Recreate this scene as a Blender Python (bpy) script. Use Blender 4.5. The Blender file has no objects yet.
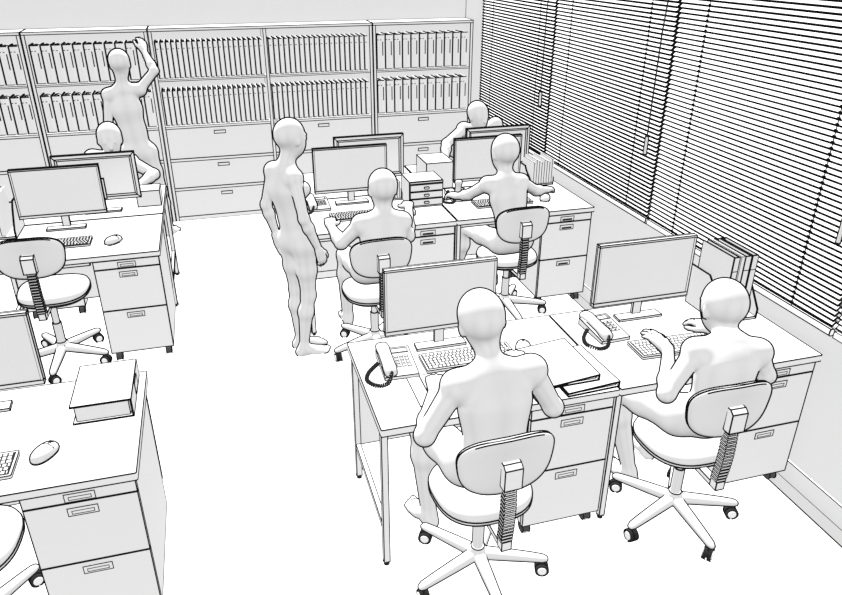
import bpy, math, random
import numpy as np
from mathutils import Vector, Matrix
random.seed(7)
C = bpy.context.scene.collection
PI = math.pi
CAM = Vector((-0.46262, -2.10875, 2.34769))
FPX = 713.51
LINE = 0.64                     # half width of a drawn line in pixels at the distance it was drawn for

def ink_at(x, y, z=0.8):
    return LINE * (Vector((x, y, z)) - CAM).length / FPX

# ------------------------------------------------------------------ materials
def surface(name, col, rough=0.8, grain=0.012, scale=60):
    """White drawing-board finish with a faint procedural grain."""
    m = bpy.data.materials.new(name); m.use_nodes = True
    nt = m.node_tree; nt.nodes.clear(); N = nt.nodes.new; L = nt.links.new
    out = N('ShaderNodeOutputMaterial')
    tc = N('ShaderNodeTexCoord'); nz = N('ShaderNodeTexNoise'); nz.inputs['Scale'].default_value = scale
    L(tc.outputs['Object'], nz.inputs['Vector'])
    mp = N('ShaderNodeMapRange'); mp.inputs['To Min'].default_value = 1 - grain; mp.inputs['To Max'].default_value = 1 + grain
    L(nz.outputs[0], mp.inputs['Value'])
    mul = N('ShaderNodeVectorMath'); mul.operation = 'SCALE'; mul.inputs[0].default_value = col
    L(mp.outputs[0], mul.inputs['Scale'])
    d = N('ShaderNodeBsdfDiffuse'); d.inputs['Roughness'].default_value = 0
    L(mul.outputs[0], d.inputs['Color'])
    L(d.outputs[0], out.inputs[0])
    return m

def plain(name, col):
    m = bpy.data.materials.new(name); m.use_nodes = True
    nt = m.node_tree; nt.nodes.clear(); N = nt.nodes.new
    out = N('ShaderNodeOutputMaterial'); d = N('ShaderNodeBsdfDiffuse')
    d.inputs['Color'].default_value = (*col, 1)
    nt.links.new(d.outputs[0], out.inputs[0])
    return m

def outline_mat():
    """Thin clear coat round curved things, dark on its inner face: it shows as the drawn contour from wherever one stands."""
    m = bpy.data.materials.new('contour_coat'); m.use_nodes = True
    nt = m.node_tree; nt.nodes.clear(); N = nt.nodes.new; L = nt.links.new
    out = N('ShaderNodeOutputMaterial'); t = N('ShaderNodeBsdfTransparent'); k = N('ShaderNodeBsdfDiffuse')
    k.inputs['Color'].default_value = (.001, .001, .001, 1)
    g = N('ShaderNodeNewGeometry'); mx = N('ShaderNodeMixShader')
    L(g.outputs['Backfacing'], mx.inputs[0]); L(t.outputs[0], mx.inputs[1]); L(k.outputs[0], mx.inputs[2]); L(mx.outputs[0], out.inputs[0])
    return m

def glass_mat():
    m = bpy.data.materials.new('window_glass'); m.use_nodes = True
    nt = m.node_tree; nt.nodes.clear(); N = nt.nodes.new; L = nt.links.new
    out = N('ShaderNodeOutputMaterial'); t = N('ShaderNodeBsdfTransparent'); g = N('ShaderNodeBsdfGlossy')
    g.inputs['Roughness'].default_value = .05
    t.inputs['Color'].default_value = (.97, .97, .97, 1)
    mx = N('ShaderNodeMixShader'); mx.inputs[0].default_value = .05
    L(t.outputs[0], mx.inputs[1]); L(g.outputs[0], mx.inputs[2]); L(mx.outputs[0], out.inputs[0])
    return m

A = 0.12
W3 = (A, A, A)
INK = plain('ink_black', (.001, .001, .001))
STEEL = surface('painted_steel', W3)
LAMINATE = surface('desk_laminate', W3, scale=25)
PLASTIC = surface('pale_plastic', W3)
FABRIC = surface('chair_fabric', W3, scale=140)
SKIN = surface('mannequin_skin', W3, scale=20, grain=.006)
PAPER = surface('file_board', W3, scale=40)
WALLPAINT = surface('wall_paint', W3, scale=8)
FLOORING = surface('floor_vinyl', (.135, .135, .135), scale=3)
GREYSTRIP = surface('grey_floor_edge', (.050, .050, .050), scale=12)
SLAT = surface('blind_aluminium', (.15, .15, .15), scale=30)
DARK = surface('dark_rubber', (.004, .004, .004))
MIDDARK = surface('charcoal_plastic', (.012, .012, .012))
GLASS = glass_mat()
COAT = outline_mat()

# ------------------------------------------------------------------ mesh builder
class MB:
    """Collects shapes into ONE mesh; every sharp edge gets a thin drawn line (a slim dark bar) and curved shapes keep a rim width."""
    def __init__(s, r):
        s.r = r; s.V = []; s.F = []; s.m = []; s.sm = []; s.seg = []
    def add(s, vs, fs, mat=0, smooth=False, ink=True, ang=34, R=0.0):
        b = len(s.V); vs = [Vector(v) for v in vs]
        s.V += vs
        if R > 0:                       # curved and closed: add the contour coat
            vol = 0.0; nr = [Vector((0, 0, 0)) for _ in vs]
            for f in fs:
                n = Vector((0, 0, 0)); o = vs[f[0]]
                for i in range(1, len(f) - 1):
                    c = (vs[f[i]] - o).cross(vs[f[i + 1]] - o); n += c; vol += o.dot(c)
                if n.length > 0: n.normalize()
                for i in f: nr[i] += n
            sg = 1 if vol > 0 else -1
            o = b + len(vs)
            s.V += [v + q.normalized() * sg * s.r * 1.9 for v, q in zip(vs, nr)]
            for f in fs:
                s.F.append([o + i for i in (f if sg > 0 else f[::-1])]); s.m.append(4); s.sm.append(False)
        for f in fs:
            s.F.append([b + i for i in f]); s.m.append(mat); s.sm.append(smooth)
        if ink:
            E = {}
            for f in fs:
                n = Vector((0, 0, 0)); o = vs[f[0]]
                for i in range(1, len(f) - 1):
                    n += (vs[f[i]] - o).cross(vs[f[i + 1]] - o)
                if n.length > 0: n.normalize()
                for i in range(len(f)):
                    e = (f[i], f[(i + 1) % len(f)]); E.setdefault((min(e), max(e)), []).append(n)
            ca = math.cos(math.radians(ang))
            for (i, j), ns in E.items():
                if len(ns) == 1 or ns[0].dot(ns[1]) < ca:
                    s.seg.append((vs[i], vs[j], s.r))
        return s
    def line(s, pts, k=1.0):
        pts = [Vector(p) for p in pts]
        for a, b in zip(pts, pts[1:]): s.seg.append((a, b, s.r * k))
        return s
    def box(s, x0, x1, y0, y1, z0, z1, mat=0, ink=True, M=None):
        v = [(x, y, z) for z in (z0, z1) for y in (y0, y1) for x in (x0, x1)]
        if M is not None: v = [M @ Vector(p) for p in v]
        f = [(0, 2, 3, 1), (4, 5, 7, 6), (0, 1, 5, 4), (2, 6, 7, 3), (0, 4, 6, 2), (1, 3, 7, 5)]
        return s.add(v, f, mat, False, ink)
    def prism(s, poly, d0, d1, axis='z', mat=0, ink=True, smooth=False, M=None, R=0.0, ang=34):
        """poly: (u, v) outline; axis z: (u, v, d), y: (u, d, v), x: (d, u, v)."""
        def P(u, v, d): return {'z': (u, v, d), 'y': (u, d, v), 'x': (d, u, v)}[axis]
        n = len(poly)
        v = [Vector(P(u, w, d0)) for u, w in poly] + [Vector(P(u, w, d1)) for u, w in poly]
        if M is not None: v = [M @ p for p in v]
        f = [tuple(range(n - 1, -1, -1)), tuple(range(n, 2 * n))] + [(i, (i + 1) % n, n + (i + 1) % n, n + i) for i in range(n)]
        return s.add(v, f, mat, smooth, ink, ang, R)
    def stack(s, rings, mat=0, smooth=True, ink=True, ang=50, R=0.0, caps=True):
        n = len(rings[0]); v = [p for r in rings for p in r]; f = []
        for k in range(len(rings) - 1):
            for i in range(n):
                f.append((k * n + i, k * n + (i + 1) % n, (k + 1) * n + (i + 1) % n, (k + 1) * n + i))
        if caps:
            f.append(tuple(range(n - 1, -1, -1))); f.append(tuple((len(rings) - 1) * n + i for i in range(n)))
        return s.add(v, f, mat, smooth, ink, ang, R)
    def cyl(s, a, b, r0, r1=None, n=14, mat=0, ink=True, rim=True):
        a, b = Vector(a), Vector(b); r1 = r0 if r1 is None else r1
        d = (b - a).normalized(); u = d.orthogonal().normalized(); w = d.cross(u)
        ring = lambda c, r: [c + r * (math.cos(2 * PI * i / n) * u + math.sin(2 * PI * i / n) * w) for i in range(n)]
        return s.stack([ring(a, r0), ring(b, r1)], mat, True, ink, 50, max(r0, r1) if rim else 0)
    def tube(s, pts, r, n=8, mat=0, ink=False, rim=True):
        pts = [Vector(p) for p in pts]; rings = []; u = None
        for i, p in enumerate(pts):
            d = (pts[min(i + 1, len(pts) - 1)] - pts[max(i - 1, 0)]).normalized()
            u = d.orthogonal().normalized() if u is None else (u - d * u.dot(d)).normalized()
            w = d.cross(u)
            rings.append([p + r * (math.cos(2 * PI * k / n) * u + math.sin(2 * PI * k / n) * w) for k in range(n)])
        return s.stack(rings, mat, True, ink, 50, r if rim else 0)
    def build(s, name, mats, parent=None):
        V = list(s.V); F = list(s.F); m = list(s.m); sm = list(s.sm)
        for a, b, r in s.seg:
            d = b - a
            if d.length < 1e-6: continue
            d.normalize(); u = d.orthogonal().normalized(); w = d.cross(u)
            a2, b2 = a - d * r * .5, b + d * r * .5; o = len(V)
            for c in (a2, b2):
                V += [c + r * u, c + r * w, c - r * u, c - r * w]
            for k in range(4):
                F.append([o + k, o + (k + 1) % 4, o + 4 + (k + 1) % 4, o + 4 + k]); m.append(1); sm.append(False)
            F.append([o + 3, o + 2, o + 1, o]); m.append(1); sm.append(False)
            F.append([o + 4, o + 5, o + 6, o + 7]); m.append(1); sm.append(False)
        me = bpy.data.meshes.new(name)
        me.from_pydata([tuple(v) for v in V], [], F)
        me.polygons.foreach_set('material_index', m); me.polygons.foreach_set('use_smooth', sm)
        for x in mats: me.materials.append(x)
        me.update(); me.set_sharp_from_angle(angle=math.radians(48))
        o = bpy.data.objects.new(name, me); C.objects.link(o)
        if parent is not None: o.parent = parent
        return o

def thing(name, label, cat, loc, rot=0.0, group=None):
    o = bpy.data.objects.new(name, None); C.objects.link(o)
    o.location = loc; o.rotation_euler = (0, 0, rot); o.empty_display_size = .1
    o['label'] = label; o['category'] = cat
    if group: o['group'] = group
    return o
def tag(o, label, cat, group=None):
    o['label'] = label; o['category'] = cat
    if group: o['group'] = group
    return o
def structure(o):
    o['kind'] = 'structure'; return o

def S(x=None): return [x or STEEL, INK, DARK, MIDDARK, COAT]

def superellipse(a, b, n, p=3.0, cx=0.0, cy=0.0):
    out = []
    for i in range(n):
        t = 2 * PI * i / n; c, s_ = math.cos(t), math.sin(t)
        out.append((cx + a * math.copysign(abs(c) ** (2 / p), c), cy + b * math.copysign(abs(s_) ** (2 / p), s_)))
    return out
def rrect(x0, x1, y0, y1, r, n=5):
    out = []
    for cx, cy, a0 in ((x1 - r, y1 - r, 0), (x0 + r, y1 - r, 90), (x0 + r, y0 + r, 180), (x1 - r, y0 + r, 270)):
        for i in range(n + 1):
            a = math.radians(a0 + 90 * i / n); out.append((cx + r * math.cos(a), cy + r * math.sin(a)))
    return out

# ------------------------------------------------------------------ the room
XW, YB = 2.027, 4.888
def room():
    b = MB(.002); b.box(-3.6, XW + .12, -3.2, YB + .1, -.06, 0, ink=False)
    structure(b.build('floor', S(FLOORING)))
    r = ink_at(0, YB, 2)
    b = MB(r); b.box(-3.6, XW, YB, YB + .1, 0, 2.7, ink=False); structure(b.build('wall_back', S(WALLPAINT)))
    b = MB(r * .9); x1 = XW + .12
    y0, y1, z0, z1 = -1.55, 4.33, .86, 2.45
    b.box(XW, x1, -3.2, YB + .1, 0, z0, ink=False); b.box(XW, x1, -3.2, YB + .1, z1, 2.7, ink=False)
    b.box(XW, x1, y1, YB + .1, z0, z1, ink=False); b.box(XW, x1, -3.2, y0, z0, z1, ink=False)
    b.line([(XW, YB, 0), (XW, YB, 2.7)])
    structure(b.build('wall_right', S(WALLPAINT)))
    b = MB(.0024); b.box(XW - .012, XW - .0005, -3.2, YB - .265, .001, .108, ink=False); b.line([(XW - .012, -3.2, .108), (XW - .012, YB - .265, .108)]); structure(b.build('baseboard_right', S(WALLPAINT)))
    b = MB(.0024); b.box(1.939, XW - .0125, -3.2, YB - .265, .0005, .004); structure(b.build('floor_strip_1', S(GREYSTRIP)))  # thin grey strip lying on the floor along the right wall
    ys = [-1.55, -.05, 1.41, 2.87, 4.33]
    for i in range(4):
        a, c = ys[i] + .002, ys[i + 1] - .002
        f = MB(.003)
        for q in ((a, a + .04, z0, z1), (c - .04, c, z0, z1), (a + .04, c - .04, z0, z0 + .04), (a + .04, c - .04, z1 - .04, z1)):
            f.box(XW + .05, XW + .09, q[0], q[1], q[2], q[3])
        w = structure(f.build('window_%d' % (i + 1), S(STEEL)))
        g = MB(.003); g.box(XW + .067, XW + .072, a + .04, c - .04, z0 + .04, z1 - .04, ink=False)
        g.build('window_pane', [GLASS, INK], w)
room()

# ------------------------------------------------------------------ venetian blinds
def blind(y0, y1, label):
    t = thing('venetian_blind', label, 'blind', (1.998, y1, .83), 0, 'white venetian blinds over the window wall')
    L = y1 - y0
    ym = (y0 + y1) / 2
    r = ink_at(2, ym, 1.5) * 1.18
    n = 56; pitch = .0245
    sl = MB(r)
    for k in range(n):
        z = .045 + .012 + k * pitch
        rr = ink_at(2, ym, z + .83) * 1.55; sl.r = rr
        h, w = .0088, .0090
        v = [(-w, 0, z - h), (0, 0, z + .0022), (w, 0, z + h), (-w, -L, z - h), (0, -L, z + .0022), (w, -L, z + h)]
        v += [(x + .0004, y, q - .0009) for x, y, q in v]
        f = [(0, 1, 4, 3), (1, 2, 5, 4), (6, 9, 10, 7), (7, 10, 11, 8), (0, 3, 9, 6), (2, 8, 11, 5), (0, 6, 7, 1), (1, 7, 8, 2), (3, 4, 10, 9), (4, 5, 11, 10)]
        sl.add(v, f, 0, False, ink=False)
        sl.seg.append((Vector((-w, 0, z - h)), Vector((-w, -L, z - h)), rr))
        sl.seg.append((Vector((w, 0, z + h)), Vector((w, -L, z + h)), rr * .55))
        for yy in (0, -L):
            sl.seg.append((Vector((-w, yy, z - h)), Vector((w, yy, z + h)), rr * .8))
    sl.build('slats', S(SLAT), t)
    b = MB(r * .8); b.prism([(-.012, .004), (-.006, 0), (.008, 0), (.012, .008), (.012, .026), (.004, .032), (-.008, .032), (-.012, .024)], -L, 0, 'y')
    b.build('bottom_rail', S(SLAT), t)
    b = MB(r); b.box(-.022, .022, -L, 0, .045 + n * pitch + .01, .045 + n * pitch + .05); b.build('head_rail', S(SLAT), t)
    for q in (.25, L - .235):
        b = MB(r)
        b.box(-.0112, -.0092, -q - .0025, -q + .0025, .03, .045 + n * pitch + .012, 1, ink=False)
        for k in range(n):
            z = .057 + k * pitch; b.box(-.0128, -.009, -q - .009, -q + .009, z - .013, z + .001, 1, ink=False)
        b.build('ladder_cord', S(SLAT), t)
    b = MB(r)
    qy = -L + .045
    b.tube([(-.052, qy, .52), (-.05, qy, 1.1), (-.03, qy, 1.43)], .0045, 8, 0, rim=False)
    w = b.build('tilt_wand', S(DARK), t)
    b = MB(r * .8); b.cyl((-.052, qy, .42), (-.052, qy, .525), .007, .006, 10, 0); b.build('wand_grip', S(PLASTIC), w)
blind(2.885, 4.322, 'venetian blind in the far corner next to the filing cabinets')
blind(1.432, 2.867, 'venetian blind behind the person whose arms are spread, second from the corner')
blind(-.008, 1.414, 'venetian blind right behind the leaning binders on the window-side front desk')
blind(-1.5, -.03, 'venetian blind cut off by the edge, only its rail end shows')

# ------------------------------------------------------------------ filing cabinets along the back wall
def pull_handle(b, cx, z, y, w=.1, h=.026):
    b.box(cx - w / 2, cx + w / 2, y - .006, y, z - h / 2, z + h / 2)
def cabinet(x0, x1, cols, label):
    r = ink_at((x0 + x1) / 2, 4.63, 1) * .78
    t = thing('filing_cabinet', label, 'cabinet', (x0 + r * .6, 4.628, 0), 0, 'grey steel filing cabinets along the back wall')
    W = x1 - x0 - r * 1.2; D = .258; H = 1.717; s = .025
    b = MB(r)
    b.box(0, W, 0, D, H - .021, H)
    b.box(0, s, 0, D, 0, H - .021); b.box(W - s, W, 0, D, 0, H - .021)
    b.box(s, W - s, D - .008, D, .0, H - .021, ink=False)
    b.box(s, W - s, .004, D - .01, 0, .038)
    cw = (W - s * (cols + 1)) / cols
    xs = [s + k * (cw + s) for k in range(cols)]
    for k in range(1, cols): b.box(xs[k] - s, xs[k], 0, D - .01, .038, H - .021)
    for q in xs:
        for z0, z1 in ((.292, .317), (.567, .592)):
            b.box(q, q + cw, .002, D - .01, z0, z1)
    b.build('carcass', S(STEEL), t)
    for q in xs:
        for z0, z1 in ((.868, .888), (1.283, 1.297)):
            e = MB(r); e.box(q + .001, q + cw - .001, .003, D - .009, z0, z1, ink=False)
            for zz in (z0, z1): e.line([(q, .003, zz), (q + cw, .003, zz)], .8)
            e.build('shelf', S(STEEL), t)
        for z0, z1 in ((.04, .290), (.319, .565), (.594, .866)):
            d = MB(r * .8); d.box(q + .002, q + cw - .002, .006, .03, z0, z1)
            o = d.build('drawer', S(STEEL), t)
            h = MB(r); pull_handle(h, q + cw * .5, z1 - .045, .006); h.build('handle', S(STEEL), o)
    return [(x0 + q, x0 + q + cw) for q in xs]
cab_a = cabinet(-2.855, -1.882, 1, 'filing cabinet with thick binders, cut off by the left edge')
cab_b = cabinet(-1.880, -.906, 1, 'filing cabinet with thick binders, behind the person reaching up')
cab_c = cabinet(-.904, 1.035, 2, 'wide two-bay filing cabinet full of thin binders, behind the standing person')
cab_d = cabinet(1.037, 2.012, 1, 'filing cabinet with thick binders in the corner beside the blinds')

ORD = 'first second third fourth fifth sixth seventh eighth ninth tenth eleventh twelfth thirteenth fourteenth fifteenth sixteenth seventeenth eighteenth nineteenth twentieth twenty-first twenty-second twenty-third'.split()
def make_binder(w, h, d, r, name='ring_binder', loc=(0, 0, 0), label='', thick=True, group=None):
    t = thing(name, label, 'binder', loc, 0, group)
    c = MB(r); e = .004; x = w / 2 - .0007
    c.box(-x, -x + e, .004, d, 0, h, ink=False); c.box(x - e, x, .004, d, 0, h, ink=False)
    c.prism([(-x, .007), (-x * .6, .001), (x * .6, .001), (x, .007), (x, .012), (-x, .012)], 0, h, 'z', ink=False)
    c.line([(-x + r * 1.3, .004, r * 1.6), (-x + r * 1.3, .004, h), (-x + r * 1.3, d * .8, h)], 1.25)
    c.line([(-x + r, .003, h), (x - r, .003, h)], .8); c.line([(-x + r, .003, r * 1.2), (x - r, .003, r * 1.2)], .6)
    if thick:
        c.line([(-x * .75, .0, h * .86), (-x * .35, .0, h * .86)], .55); c.line([(x * .05, .0, h * .86), (x * .3, .0, h * .86)], .55)
        c.line([(x * .62, .001, h * .80), (x * .62, .001, h * .42)], .8)
    else:
        c.line([(x * .0, .0, h * .82), (x * .35, .0, h * .82)], .6)
    c.build('cover', S(PAPER), t)
    p = MB(r * .8); p.box(-x + e + .001, x - e - .001, .016, d - .004, .006, h - .02, ink=False)
    p.build('pages', S(PAPER), t)
    for q in (.28, .62):
        k = MB(r * .8)
        k.tube([(-x * .7, .03 + q * .15, h - .024), (-x * .45, .03 + q * .15, h - .006), (x * .1, .03 + q * .15, h - .001), (x * .55, .03 + q * .15, h - .008), (x * .7, .03 + q * .15, h - .024)], r * .62, 6, 0, rim=False)
        k.build('ring', [INK, INK, INK, INK, COAT], t)
    return t
def copy_thing(src, loc, label):
    r = src.copy(); C.objects.link(r); r.location = loc; r['label'] = label
    for ch in src.children:
        c = ch.copy(); C.objects.link(c); c.parent = r
        for g in ch.children:
            e = g.copy(); C.objects.link(e); e.parent = c
    return r
proto = {}
def fill_shelf(x0, x1, z, n, thick, where, group, skip=0):
    w = (x1 - x0 - .014) / n
    for k in range(n):
        if k < skip: continue
        key = (thick, round(w, 4))
        loc = (x0 + .007 + w * (k + .5), 4.655 + random.uniform(-.002, .003), z + .0005)
        kind = 'thick' if thick else 'thin'
        lab = '%s binder, %s on the %s' % (kind, ORD[k], where)
        if key not in proto:
            proto[key] = make_binder(w, .312 if thick else .308, .20, ink_at(loc[0], 4.65, 1.3) * 1.15, loc=loc, label=lab, thick=thick, group=group)
        else:
            o = copy_thing(proto[key], loc, lab); o['group'] = group
for (zz, lv) in ((1.297, 'upper'), (.888, 'lower')):
    fill_shelf(*cab_a[0], zz, 11, True, lv + ' shelf of the cabinet cut off at the edge', 'thick binders, %s shelf of the cut-off cabinet' % lv, skip=7)
    fill_shelf(*cab_b[0], zz, 11, True, lv + ' shelf behind the reaching person', 'thick binders, %s shelf behind the reaching person' % lv)
    fill_shelf(*cab_c[0], zz, 21, False, lv + ' shelf, left bay of wide cabinet', 'thin binders, %s shelf of the left bay' % lv)
    fill_shelf(*cab_c[1], zz, 20, False, lv + ' shelf, right bay of wide cabinet', 'thin binders, %s shelf of the right bay' % lv)
    fill_shelf(*cab_d[0], zz, 11, True, lv + ' shelf of the corner cabinet by the blinds', 'thick binders, %s shelf of the corner cabinet' % lv)

# ------------------------------------------------------------------ desks and pedestals
DW, DD, DH = 1.0, .68, .726
class Frame:
    """A desk's own axes: x to its right along the front edge, y to its back."""
    def __init__(s, x, y, rot=False):
        s.o = (x, y); s.rot = PI if rot else 0.0; s.k = -1 if rot else 1
    def p(s, x, y, z=0.0): return (s.o[0] + s.k * x, s.o[1] + s.k * y, z)
    def ink(s, x=.5, y=.35, z=.7): return ink_at(*s.p(x, y, z))

def dz(x, y): return DH + 1.0 * ink_at(x, y)

def desk(F, label):
    r = F.ink()
    t = thing('office_desk', label, 'desk', F.p(0, 0), F.rot, 'white-topped steel office desks')
    g = r * 1.1
    b = MB(r); b.prism(rrect(g, DW - g, g, DD - g, .006, 3), DH - .03, DH, 'z', ang=50); b.build('tabletop', S(LAMINATE), t)
    for y in (.04, .605):
        b = MB(r); b.box(.01, .035, y, y + .025, .02, DH - .031); o = b.build('leg', S(STEEL), t)
        b = MB(r); b.cyl((.0225, y + .0125, 0), (.0225, y + .0125, .021), .013, .013, 10, 2, ink=False); b.build('foot_cap', S(STEEL), o)
    b = MB(r); b.box(.012, .033, .066, .604, .185, .21); b.build('side_stretcher', S(STEEL), t)
    b = MB(r); b.box(.036, .600, .044, .064, DH - .062, DH - .0315); b.build('front_rail', S(STEEL), t)
    b = MB(r); b.box(.036, .985, .612, .625, .203, DH - .0315); b.build('modesty_panel', S(STEEL), t)
    return t

def pedestal(F, label, dark=False):
    r = F.ink(.8, .1, .4)
    t = thing('drawer_pedestal', label, 'drawer unit', F.p(.803, .02), F.rot, 'three-drawer pedestals on casters')
    w = .1825; d = .575; z0, z1 = .076, .688
    b = MB(r); b.box(-w, w, .018, d, z0, z1); b.build('body', S(STEEL), t)
    for a, c in ((.637, z1), (.367, .633), (z0, .363)):
        q = MB(r); q.box(-w, w, 0, .0165, a, c); o = q.build('drawer', S(STEEL), t)
        hz = c - .030 if c > .65 else c - .036
        h = MB(r * .8)
        x, k = .049, .0165
        h.box(-x, x, -.003, -.0005, hz - k, hz + k, ink=False)
        loop = lambda a, b, c, d: [(a, -.0034, c), (b, -.0034, c), (b, -.0034, d), (a, -.0034, d), (a, -.0034, c)]
        h.line(loop(-x, x, hz - k, hz + k), .85)
        if dark: h.box(-x + .012, x - .012, -.0045, -.0032, hz - k + .005, hz + k - .014, 2, ink=False)
        else: h.line(loop(-x + .013, x - .013, hz - k + .007, hz + k - .013), .7)
        h.build('handle', S(STEEL), o)
    for x in (-w + .035, w - .035):
        for y in (.05, d - .05):
            c = MB(r * .8); c.cyl((x - .016, y, .026), (x + .016, y, .026), .026, .026, 12, 3); c.box(x - .012, x + .012, y - .012, y + .012, .05, z0, 3, ink=False)
            c.build('caster', S(DARK), t)
    return t

FE = Frame(-1.854, 0); FF = Frame(-1.854, 2.046); FG = Frame(-.854, 3.409, True)
FC = Frame(0, 0); FD = Frame(1, 0); FH = Frame(0, 2.046); FI = Frame(1, 2.046); FJ = Frame(1, 3.409, True); FK = Frame(2, 3.409, True)
desk(FE, 'desk at the lower left corner with a lone binder and mouse on top')
desk(FF, 'desk behind the empty swivel chair, with monitor, keyboard and mouse')
desk(FG, 'desk facing the back wall where the half-hidden person holds up an arm')
desk(FC, 'front desk with two flat folders, its bare left legs in full view')
desk(FD, 'front desk by the window wall with leaning binders in a rack')
desk(FH, 'middle desk beside the standing person, with a small drawer chest')
desk(FI, 'middle desk by the window where the person spreads both arms')
desk(FJ, 'desk back to back with the drawer-chest desk, carrying a plain box')
desk(FK, 'desk in the window corner before the person leaning on one arm')
pedestal(FE, 'drawer pedestal under the lower left desk, cut off below')
pedestal(FF, 'drawer pedestal beside the empty swivel chair')
pedestal(FG, 'drawer pedestal mostly hidden behind the empty swivel chair')
pedestal(FC, 'drawer pedestal under the two flat folders')
pedestal(FD, 'drawer pedestal nearest the wall, in the front row')
pedestal(FH, 'drawer pedestal below the small drawer chest, mostly behind the seated person', True)
pedestal(FI, 'drawer pedestal at the window end of the middle row', True)
pedestal(FJ, 'drawer pedestal seen low behind the standing person')

# ------------------------------------------------------------------ chairs
def chair(x, y, label, rot=0.0, base_rot=0.0, lift=0.0):
    r = ink_at(x, y, .4)
    t = thing('swivel_chair', label, 'chair', (x, y, 0), rot, 'five-star swivel chairs at the desks')
    b = MB(r)
    n = 16; ring = lambda R, z: [(R * math.cos(2 * PI * i / n), R * math.sin(2 * PI * i / n), z) for i in range(n)]
    b.stack([ring(.034, .085), ring(.034, .13), ring(.027, .145)], R=.034); b.build('hub', S(PLASTIC), t)
    for k in range(5):
        a = math.radians(54 + 72 * k) + base_rot - rot
        M = Matrix.Rotation(a, 4, 'Z')
        l = MB(r)
        prof = [(.026, .024, .106, .021), (.12, .021, .098, .018), (.22, .0175, .089, .014), (.268, .0155, .084, .011), (.284, .010, .082, .007), (.288, .004, .081, .003)]
        l.stack([[M @ Vector((d, u, zc + v)) for u, v in superellipse(w, hh, 14, 3.2)] for d, w, zc, hh in prof], ang=70, R=.02)
        o = l.build('leg', S(PLASTIC), t)
        c = MB(r * .9); yaw = Matrix.Rotation(a + 1.1 + k * .9, 4, 'Z'); P0 = M @ Vector((.268, 0, 0))
        T = Matrix.Translation(P0) @ yaw
        for q in (-1, 1):
            c.cyl(T @ Vector((q * .005, 0, .0295)), T @ Vector((q * .0175, 0, .0295)), .026, .0255, 14, 2, ink=False)
            c.cyl(T @ Vector((q * .0176, 0, .0295)), T @ Vector((q * .0215, 0, .0295)), .0185, .0175, 14, 0, ink=False, rim=False)
        c.cyl(T @ Vector((-.005, 0, .0295)), T @ Vector((.005, 0, .0295)), .02, .02, 12, 2, ink=False, rim=False)
        c.cyl(P0 + Vector((0, 0, .03)), P0 + Vector((0, 0, .074)), .008, .008, 8, 2, ink=False, rim=False)
        c.build('caster', S(PLASTIC), o)
    b = MB(r); b.cyl((0, 0, .14), (0, 0, .275), .021, .021); b.cyl((0, 0, .275), (0, 0, .385 + lift), .015, .015); b.build('gas_column', S(PLASTIC), t)
    # seat pad: waterfall front, wider at the back of the thighs
    def seat_ring(k, z):
        return [(u * k * (1 + .06 * v / .2) + .018, v * k + .036, z) for u, v in superellipse(.194, .182, 44, 2.7)]
    b = MB(r)
    b.stack([seat_ring(.93, .386), seat_ring(1.0, .396), seat_ring(1.005, .408)], ang=40, R=0.03)
    o = b.build('seat_shell', S(PLASTIC), t)
    b = MB(r)
    b.stack([seat_ring(.99, .4085), seat_ring(1.0, .422), seat_ring(.97, .438), seat_ring(.88, .446), seat_ring(.7, .449), seat_ring(.35, .450)], ang=60, R=.05)
    b.build('seat', S(FABRIC), t)
    b = MB(r); b.box(-.018, .018, -.215, .02, .364, .385); b.box(-.019, .019, -.252, -.2155, .364, .403); b.build('seat_bar', S(PLASTIC), t)
    # ribbed bellows up to the backrest
    b = MB(r * .75)
    for k in range(15):
        q = k / 14; z = .405 + q * .240; yy = -.232 - .008 * math.sin(q * PI) - .006 * q
        b.box(-.022, .022, yy - .018, yy + .018, z, z + .009); b.box(-.018, .018, yy - .014, yy + .014, z + .009, z + .0175, 2, ink=False)
    b.build('bellows', S(PLASTIC), t)
    b = MB(r)
    b.prism([(-.270, .660), (-.236, .660), (-.234, .760), (-.252, .760), (-.270, .745)], -.033, .033, 'x'); b.build('back_bracket', S(PLASTIC), t)
    # backrest: padded rounded trapezoid, slightly wrapped
    out = superellipse(.178, .116, 52, 2.9)
    def back_ring(k, y):
        res = []
        for u, v in out:
            w = u * (1 + .09 * v / .12); yy = y + .030 * (w / .18) ** 2 - .05 * v
            res.append((w * k, y + (yy - y) * (k * k), .733 + v * k))
        return res
    b = MB(r)
    b.stack([back_ring(.02, -.2375), back_ring(.2, -.2375), back_ring(.4, -.2375), back_ring(.65, -.237), back_ring(.90, -.2365), back_ring(.98, -.2345), back_ring(1.0, -.230), back_ring(1.0, -.226)], ang=48, R=.03)
    b.build('back_shell', S(PLASTIC), t)
    b = MB(r)
    b.stack([back_ring(.995, -.2255), back_ring(.99, -.216), back_ring(.93, -.206), back_ring(.78, -.201), back_ring(.4, -.199)], ang=60, R=.03)
    b.build('backrest', S(FABRIC), t)
    for ch in t.children:
        if ch.name.split('.')[0] not in ('hub', 'leg', 'gas_column'): ch.location.z = lift
    return t
R_ = math.radians
chair(.372, -.09, 'swivel chair under the person with the two flat folders', R_(2))
chair(1.338, -.026, 'swivel chair under the person typing by the window wall', R_(-1))
chair(-1.526, 2.185, 'empty swivel chair pulled up to the desk at left', R_(-1), R_(-4), lift=.057)
chair(.373, 1.795, 'swivel chair under the person next to the standing person', R_(2))
chair(1.368, 2.055, 'swivel chair under the person spreading both arms', R_(2), lift=.006)
chair(-1.53, .12, 'swivel chair at the lower left corner, only seat rim and one leg showing', R_(0))
chair(-1.28, 3.66, 'swivel chair under the half-hidden person behind the left monitors', PI)
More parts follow.
